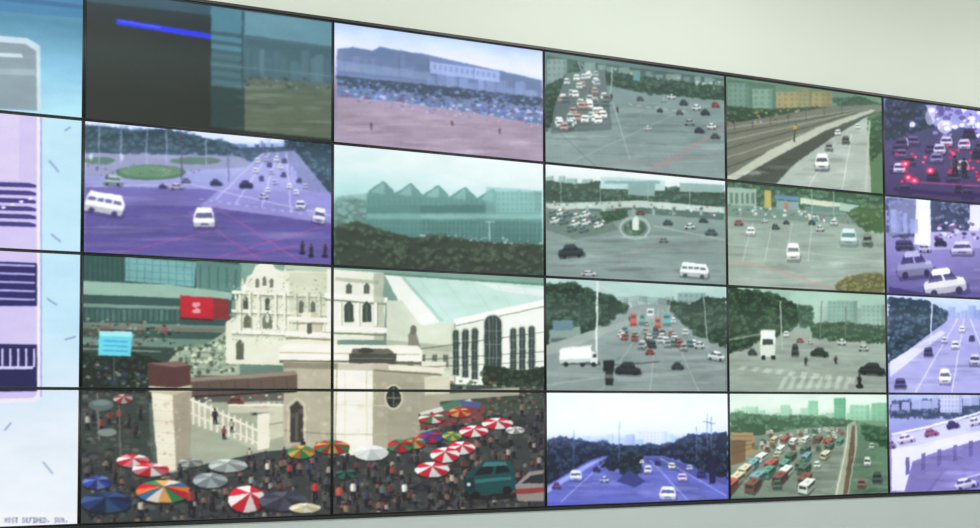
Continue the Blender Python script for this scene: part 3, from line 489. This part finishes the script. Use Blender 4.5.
P([(386,340),(452,346),(452,352),(386,348)],(160,168,150)); P([(400,348),(450,352),(450,372),(400,370)],(176,182,164)); 
for x in (408,420,432,443): R(x,355,x+5,368,(96,104,96))
R(421,362,446,369,(206,206,190)); P([(408,335),(412,328),(416,332),(420,348),(408,348)],(120,122,110))
T([(484,366),(500,368),(520,372),(545,368),(545,392),(484,390)],(46,60,48),(78,96,76),70,3)
# plaza ground
P([(165,384),(290,380),(330,384),(330,470),(160,480)],(150,156,140)); P([(194,376),(286,378),(286,400),(194,402)],(86,92,84)); S([(196,384),(284,384),(284,404),(196,402)],[(200,200,186),(60,60,60),(140,84,76),(90,110,130)],60,1,2.6)
P([(420,384),(545,388),(545,420),(420,430)],(64,74,66)); S([(422,380),(545,384),(545,412),(422,420)],[(50,66,50),(120,130,116),(86,100,80),(44,48,48),(140,86,80)],200,.8,2.8)
car(262,408,22,11,(170,176,168),(50,54,52)); car(236,400,16,8,(120,66,62),(40,42,42))
# wires
for a,b in (((400,352),(545,332)),((396,362),(545,352)),((330,372),(545,362)),((84,390),(290,376))): L([a,b],.9,(60,66,62),.7)
# gatehouse
CR=(212,209,190)
P([(284,342),(300,338),(300,322),(304,312),(318,312),(322,322),(322,338),(336,340),(336,368),(284,366)],CR); P([(312,312),(318,312),(322,322),(322,338),(312,336)],(160,158,140),.6); P([(280,348),(290,344),(418,346),(422,352),(422,362),(280,360)],(228,226,210)); L([(280,362),(421,364)],3,(92,90,78)); L([(280,353),(420,355)],1.4,(160,158,142)); P([(286,331),(332,333),(332,338),(286,336)],(230,228,212)); L([(286,338),(332,340)],1.8,(120,118,104)); P([(288,316),(330,318),(330,322),(288,320)],(226,224,206)); L([(290,323),(328,324)],1.4,(120,118,104)); P([(308,323),(313,323),(313,334),(308,334)],(84,86,78)); L([(292,323),(292,331)],2,(200,198,178)); L([(326,323),(326,331)],2,(200,198,178))
P([(284,362),(336,363),(336,446),(290,448),(284,440)],(164,160,142)); P([(333,363),(388,364),(386,452),(350,460),(333,452)],(228,225,208)); P([(374,364),(388,364),(386,452),(372,456)],(150,147,128),.5); P([(372,364),(440,368),(440,376),(424,378),(424,446),(372,450)],(156,153,135),.95); P([(372,364),(444,369),(444,374),(372,370)],(214,210,192)); L([(374,371),(442,376)],1.6,(108,104,92))
P([(333,364),(388,365),(388,372),(333,371)],(130,127,112),.5); P([(284,363),(336,364),(336,370),(284,369)],(100,96,84),.55); L([(333,434),(386,434)],1.2,(170,166,148)); L([(284,430),(333,434)],1.2,(124,120,104)); L([(344,372),(344,440)],1,(196,192,174)); L([(366,372),(366,440)],1,(184,180,162)); L([(333,404),(386,405)],1,(196,192,174))
L([(336,362),(334,450)],1.5,(140,136,118),.8)
R(291,406,304,442,(60,58,54)); P([(291,406),(297.5,400),(304,406)],(60,58,54)); R(296,412,299,440,(90,90,84)); L([(289,442),(289,404),(297.5,397),(306,404),(306,442)],1.2,(190,186,166))
E(393,397,9.5,12,(190,187,168)); E(393,397,7.5,10,(42,46,44)); L([(386,397),(400,397)],1,(130,128,112)); L([(393,388),(393,406)],1,(130,128,112))
P([(348,354),(396,354),(396,364),(348,364)],(70,72,66)); P([(352,349),(388,349),(394,354),(350,354)],(96,96,86)); E(365,351,8,3,(58,62,56)); E(413,330,3.4,5,(104,100,90)); L([(350,359),(394,359)],1,(110,112,102)); 
P([(424,378),(450,378),(450,394),(424,394)],(190,188,170)); P([(424,394),(520,388),(520,394),(424,402)],(150,150,134))
S([(284,372),(424,376),(424,440),(288,446)],[(130,124,104),(226,222,204)],100,.8,4,.8,.14)
# beam and pillar with cap
P([(186,379),(296,372),(298,376),(298,390),(188,396)],(92,80,72)); P([(186,379),(296,372),(297,376),(187,383)],(136,124,110)); L([(188,396),(298,390)],2,(50,46,42))
for i in range(8): L([(196+i*13,384-i*.7),(197+i*13,395-i*.7)],1,(70,62,56),.7)
P([(150,386),(172,388),(176,470),(158,474)],(212,206,188)); P([(172,388),(192,386),(190,462),(176,470)],(148,142,125)); P([(146,364),(178,362),(190,366),(190,386),(174,389),(148,387)],(84,58,56)); P([(146,364),(178,362),(190,366),(174,368)],(124,98,92)); P([(148,387),(174,389),(190,386),(190,390),(174,394),(148,391)],(176,168,148))
for i in range(7): L([(152,398+i*11),(174,400+i*11),(190,397+i*10)],.8,(146,140,120),.4)
S([(152,392),(188,392),(188,460),(160,468)],[(120,114,98),(220,214,194)],40,.6,2.4,1,.25)
P([(190,398),(258,428),(262,440),(262,452),(248,446),(190,420)],(176,176,158),.55); 
for i in range(12): P([(192+i*6,396+i*2.7),(194+i*6,396+i*2.7),(194+i*6,424+i*2),(192+i*6,424+i*2)],(212,210,194))
L([(190,398),(262,432)],2.4,(218,216,200)); L([(190,412),(262,444)],1.6,(206,204,188)); P([(258,414),(270,412),(270,448),(258,450)],(214,210,192)); P([(228,404),(284,404),(284,436),(270,440),(270,412),(228,412)],(190,188,170),.8); L([(228,404),(284,404)],2,(218,216,200)); L([(270,424),(284,422)],1,(120,118,104))
P([(420,396),(440,396),(440,430),(420,432)],(150,146,128))
# crowd
cr=[(80,446),(120,460),(160,476),(215,462),(262,452),(300,448),(345,456),(400,448),(425,432),(470,418),(545,408),(545,530),(80,530)]
P([(80,392),(148,392),(150,450),(156,474),(80,470)],(60,68,64)); S([(80,390),(148,390),(154,470),(80,470)],[(38,42,42),(86,88,80),(70,80,74),(104,108,100),(70,56,54)],130,1.4,4.6,.5,.6)
P(cr,(60,64,63)); S(cr,[(40,44,45),(76,80,77),(98,100,93)],420,2,8,.45,.5); S(cr,[(34,36,38),(62,66,64),(88,86,80),(74,56,54),(54,64,82),(120,120,114)],380,.9,2.4,1.1,.8)
for x,y in scat(cr,270): man(x,y+3,random.uniform(11,16),random.choice([(150,150,145),(60,66,90),(110,62,62),(84,92,90),(46,46,50),(124,112,96),(66,90,100),(130,96,90),(52,56,60),(40,44,48)]))
for x in (92,128,140,118,100,215,224,232,108,135,86): man(x,452+random.uniform(-34,4),random.uniform(13,17),random.choice([(140,64,64),(50,54,66),(170,170,162),(60,70,66)]))
L([(96,392),(98,440)],1.4,(120,124,116)); E(100,404,13,6,(90,104,104)); E(100,402,9,3,(112,126,126)); E(106,432,10,4,(120,130,126)); L([(118,398),(120,470)],1.2,(110,112,104))
# vehicles on the square
E(490,496,30,5,(20,24,26),.7); P([(466,474),(486,460),(508,460),(516,470),(516,492),(474,498),(464,490)],(30,70,72)); P([(486,462),(506,462),(508,466),(482,467)],(64,112,112)); P([(481,467),(494,467),(492,474),(474,476)],(24,32,36)); P([(497,466),(507,466),(511,472),(496,474)],(24,32,36)); P([(466,481),(512,477),(512,480),(466,485)],(56,104,104)); E(476,496,4.5,4,(18,20,22)); E(508,491,4.5,4,(18,20,22)); P([(464,480),(474,477),(476,493),(466,493)],(24,52,56)); E(469,485,2,2,(190,200,190))
P([(516,486),(530,472),(545,470),(545,502),(518,502)],(132,126,124)); P([(522,484),(532,476),(545,474),(545,484)],(44,48,50)); P([(516,490),(545,488),(545,493),(516,495)],(130,60,58))
P([(418,412),(470,398),(486,404),(484,420),(420,430)],(110,66,66)); P([(418,412),(470,398),(474,402),(422,416)],(190,192,186)); P([(440,404),(458,399),(462,405),(444,410)],(74,114,90)); P([(458,399),(482,402),(480,407),(462,405)],(76,90,136)); S([(422,414),(484,406),(484,420),(422,430)],[(50,50,52),(130,80,76),(90,96,92)],40,1,2.6)
# umbrellas
U=[(122,398,10,5,[(150,60,60),(180,180,170)]),(432,418,14,5,[RED,WHT,GRN]),(460,412,12,5,[YEL,RED]),(498,423,16,6,[RED,WHT]),(516,430,10,4,[WHT,(150,150,150)]),(474,431,15,6,[RED,WHT]),(430,437,13,6,[BLU,RED,(90,60,120)]),(452,436,10,5,[GRN,YEL]),
(414,443,12,6,[RED,YEL,GRN]),(400,446,13,7,[GRN,RED,(120,60,60)]),(462,448,14,7,[RED,WHT]),(332,447,17,7,[GRN,RED,YEL,(150,60,60)]),(302,452,14,7,[YEL,GRN,(160,110,60)]),(370,453,18,8,[WHT,(206,216,214)]),(445,455,15,8,[RED,WHT]),(228,466,20,7,[(150,160,158),(196,204,200)]),(132,461,17,7,[RED,WHT,(216,120,130)]),(432,470,18,8,[RED,WHT]),
(150,470,19,7,[(196,110,120),WHT,RED]),(190,463,13,5,[(170,176,170),(120,124,124)]),(210,481,18,8,[(126,138,142),(168,178,180)]),(96,483,15,7,[BLU,(110,130,190),(60,60,110)]),(163,492,28,12,[RED,(60,140,90),(226,170,100),(220,214,200),(60,110,150),(230,120,60)]),(105,503,26,11,[(48,66,110),(64,90,130),(44,52,80)]),(247,500,19,14,[RED,(236,226,222)]),(284,502,25,10,[(66,68,80),(88,92,106)]),(306,509,16,5,[(206,196,150),(230,226,210)]),(420,486,12,5,[(50,54,60),(70,74,80)]),(345,475,11,5,[(60,110,90),(40,60,60)])]
for x,y,rx,ry,c in U: umb(x,y,rx,ry,c,lean=(4 if x==247 else 0),n=len(c)*(4 if len(c)==2 else 3 if len(c)<5 else 2))
for x,y,h,c in ((338,505,20,(196,90,80)),(352,500,19,(220,220,214)),(366,508,20,(60,70,90)),(382,502,19,(90,110,110)),(404,500,18,(230,230,224)),(398,512,19,(50,50,56)),(316,500,19,(190,60,60)),(328,492,17,(70,80,96)),(440,500,18,(60,66,70)),(190,510,20,(150,60,56)),(212,512,19,(50,54,60)),(452,488,15,(180,176,160)),(140,518,18,(190,180,170)),(268,476,15,(210,206,196)),(255,470,14,(60,60,66)),(290,478,15,(170,60,60)),(345,520,16,(150,120,90)),(374,484,16,(70,80,84)),(392,480,15,(160,70,66)),(310,476,15,(60,70,100)),(180,478,14,(60,64,60)),(250,460,12,(180,176,166))): man(x,y,h,c)
FEED(.5,.75,5,.15,con=1.13,lift=3,mott=.06)

CV=np.clip(CV,14,255)/255
LIN=np.where(CV<=0.04045,CV/12.92,((CV+0.055)/1.055)**2.4).astype(np.float32)

# ------------------------------------------------------------------ materials
def mat(name): 
    m=bpy.data.materials.new(name); m.use_nodes=True; return m,m.node_tree,m.node_tree.nodes['Principled BSDF']
mscr,nt,b=mat('lcd_screen'); at=nt.nodes.new('ShaderNodeAttribute'); at.attribute_name='picture'
b.inputs['Base Color'].default_value=(.012,.012,.014,1); b.inputs['Roughness'].default_value=.55; b.inputs['Specular IOR Level'].default_value=.15
nt.links.new(at.outputs['Color'],b.inputs['Emission Color']); b.inputs['Emission Strength'].default_value=1.06
try: mscr.cycles.emission_sampling='NONE'
except Exception: pass
mbez,nt,b=mat('bezel_black_plastic'); b.inputs['Base Color'].default_value=(.012,.014,.016,1); b.inputs['Roughness'].default_value=.5
nz=nt.nodes.new('ShaderNodeTexNoise'); nz.inputs['Scale'].default_value=300; bp=nt.nodes.new('ShaderNodeBump'); bp.inputs['Strength'].default_value=.05; nt.links.new(nz.outputs['Fac'],bp.inputs['Height']); nt.links.new(bp.outputs['Normal'],b.inputs['Normal'])
def plaster(name,c1,c2,rough=.85,scale=1.2,bump=.03):
    m,nt,b=mat(name); tc=nt.nodes.new('ShaderNodeTexCoord'); n=nt.nodes.new('ShaderNodeTexNoise'); n.inputs['Scale'].default_value=scale; n.inputs['Detail'].default_value=5
    r=nt.nodes.new('ShaderNodeValToRGB'); r.color_ramp.elements[0].position=.35; r.color_ramp.elements[1].position=.65; r.color_ramp.elements[0].color=(*c1,1); r.color_ramp.elements[1].color=(*c2,1)
    nt.links.new(tc.outputs['Object'],n.inputs['Vector']); nt.links.new(n.outputs['Fac'],r.inputs['Fac']); nt.links.new(r.outputs['Color'],b.inputs['Base Color']); b.inputs['Roughness'].default_value=rough
    n2=nt.nodes.new('ShaderNodeTexNoise'); n2.inputs['Scale'].default_value=120; bp=nt.nodes.new('ShaderNodeBump'); bp.inputs['Strength'].default_value=bump; nt.links.new(tc.outputs['Object'],n2.inputs['Vector']); nt.links.new(n2.outputs['Fac'],bp.inputs['Height']); nt.links.new(bp.outputs['Normal'],b.inputs['Normal'])
    return m
mwall=plaster('painted_plaster',(.62,.67,.61),(.64,.69,.63)); mceil=plaster('ceiling_paint',(.74,.76,.74),(.77,.79,.77)); mfloor=plaster('floor_vinyl',(.22,.23,.23),(.28,.29,.28),.4,3)
msill=plaster('sill_laminate',(.48,.54,.54),(.51,.57,.57),.5)

# ------------------------------------------------------------------ displays
BZ=.0060; GAP=.0006; DEP=.09
def box(bm,x0,x1,y0,y1,z0,z1,mi=0):
    v=[bm.verts.new(p) for p in ((x0,y0,z0),(x1,y0,z0),(x1,y1,z0),(x0,y1,z0),(x0,y0,z1),(x1,y0,z1),(x1,y1,z1),(x0,y1,z1))]
    for f in ((0,3,2,1),(4,5,6,7),(0,1,5,4),(1,2,6,5),(2,3,7,6),(3,0,4,7)):
        fc=bm.faces.new([v[i] for i in f]); fc.material_index=mi
for r in range(NR):
    for c in range(NC):
        hx,hz=CW/2-GAP,CH/2-GAP; ax,az=hx-BZ,hz-BZ
        u=np.linspace(0,1,PX); v=np.linspace(0,1,PY)
        X=(-ax+2*ax*u)[None,:].repeat(PY,0); Z=(az-2*az*v)[:,None].repeat(PX,1)
        co=np.stack([X,np.zeros_like(X),Z],-1).reshape(-1,3)
        i=np.arange(PX*PY).reshape(PY,PX); q=np.stack([i[1:,:-1],i[1:,1:],i[:-1,1:],i[:-1,:-1]],-1).reshape(-1,4)
        # housing and bezel
        hv=[];hf=[]
        def hb(x0,x1,y0,y1,z0,z1):
            n=len(co)+len(hv); hv.extend([(x0,y0,z0),(x1,y0,z0),(x1,y1,z0),(x0,y1,z0),(x0,y0,z1),(x1,y0,z1),(x1,y1,z1),(x0,y1,z1)])
            for f in ((0,3,2,1),(4,5,6,7),(0,1,5,4),(1,2,6,5),(2,3,7,6),(3,0,4,7)): hf.append([n+k for k in f])
        hb(-hx,hx,-.003,.003,az,hz); hb(-hx,hx,-.003,.003,-hz,-az); hb(-hx,-ax,-.003,.003,-az,az); hb(ax,hx,-.003,.003,-az,az)
        hb(-hx,hx,.003,DEP*.5,-hz,hz); hb(-hx*.8,hx*.8,DEP*.5,DEP-.002,-hz*.8,hz*.8)
        me=bpy.data.meshes.new('display_mesh'); av=np.concatenate([co,np.array(hv)]); af=np.concatenate([q,np.array(hf)])
        me.vertices.add(len(av)); me.vertices.foreach_set('co',av.ravel().astype(np.float32))
        me.loops.add(af.size); me.loops.foreach_set('vertex_index',af.ravel().astype(np.int32))
        me.polygons.add(len(af)); me.polygons.foreach_set('loop_start',(np.arange(len(af))*4).astype(np.int32))
        me.materials.append(mscr); me.materials.append(mbez)
        me.update(calc_edges=True)
        mi=np.zeros(len(af),np.int32); mi[len(q):]=1; me.polygons.foreach_set('material_index',mi)
        ca=me.color_attributes.new('picture','FLOAT_COLOR','POINT'); colr=np.ones((len(av),4),np.float32)
        colr[:len(co),:3]=LIN[r*PY:(r+1)*PY,c*PX:(c+1)*PX].reshape(-1,3); ca.data.foreach_set('color',colr.ravel())
        o=bpy.data.objects.new('video_wall_display',me); o.location=((c-3+.5)*CW,0,Z0+(4-r-.5)*CH); bpy.context.collection.objects.link(o)

def obj(name,boxes,m,bev=0):
    bm=bmesh.new()
    for bx in boxes: box(bm,*bx)
    me=bpy.data.meshes.new(name); bm.to_mesh(me); bm.free(); me.materials.append(m); o=bpy.data.objects.new(name,me); bpy.context.collection.objects.link(o)
    if bev:
        mo=o.modifiers.new('bevel','BEVEL'); mo.width=bev; mo.segments=3
    return o
XL,XR=-3*CW,3*CW; ZT=Z0+4*CH
# slim dark edge of the display array
obj('video_wall_edge_frame',[(XL-.018,XR+.018,-.006,DEP,ZT+.001,ZT+.014),(XL-.018,XR+.018,-.006,DEP,Z0-.014,Z0-.001),(XL-.018,XL-.001,-.006,DEP,Z0,ZT),(XR+.001,XR+.018,-.006,DEP,Z0,ZT)],mbez)
obj('wall_back',[(-6,7,DEP+.001,DEP+.2,0,4.6)],mwall)
obj('wall_left',[(-6.2,-6,-8,DEP+.2,0,4.6)],mwall); obj('wall_right',[(7,7.2,-8,DEP+.2,0,4.6)],mwall); obj('wall_rear',[(-6.2,7.2,-8.2,-8,0,4.6)],mwall)
obj('floor',[(-6.2,7.2,-8.2,.3,-.1,0)],mfloor); obj('ceiling',[(-6.2,7.2,-8.2,.3,4.6,4.7)],mceil)
obj('video_wall_plinth',[(XL-.05,XR+.05,.0,DEP,.001,Z0-.016)],msill,.004)
obj('baseboard_back',[(XL-.05,XR+.05,-.015,-.001,.001,.1)],mbez)
madd_glow,nt,b=mat('added_lamp_glow'); b.inputs['Emission Color'].default_value=(1,.98,.93,1); b.inputs['Emission Strength'].default_value=3  # glow of the invented ceiling panels
for x in (-3,0.5,4):  # unseen ceiling lights, added to brighten the wall around the displays
    for y in (-2.0,-5):
        obj('added_ceiling_panel',[(x-.6,x+.6,y-.3,y+.3,4.56,4.599)],madd_glow)
        l=bpy.data.lights.new('added_ceiling_lamp','AREA'); l.shape='RECTANGLE'; l.size=1.2; l.size_y=.6; l.energy=78; l.color=(1,.985,.95)
        lo=bpy.data.objects.new('added_ceiling_lamp',l); lo.location=(x,y,4.54); bpy.context.collection.objects.link(lo)
w=bpy.data.worlds.new('world'); bpy.context.scene.world=w; w.use_nodes=True; w.node_tree.nodes['Background'].inputs[0].default_value=(.6,.65,.62,1); w.node_tree.nodes['Background'].inputs[1].default_value=.3
bpy.context.scene.view_settings.view_transform='Standard'
cam=bpy.data.cameras.new('camera'); co_=bpy.data.objects.new('camera',cam); bpy.context.collection.objects.link(co_); co_.location=CAM; co_.rotation_euler=ROT
cam.sensor_width=36; cam.lens=F*36/980; cam.shift_x=-SX/980; cam.shift_y=SY/980; bpy.context.scene.camera=co_
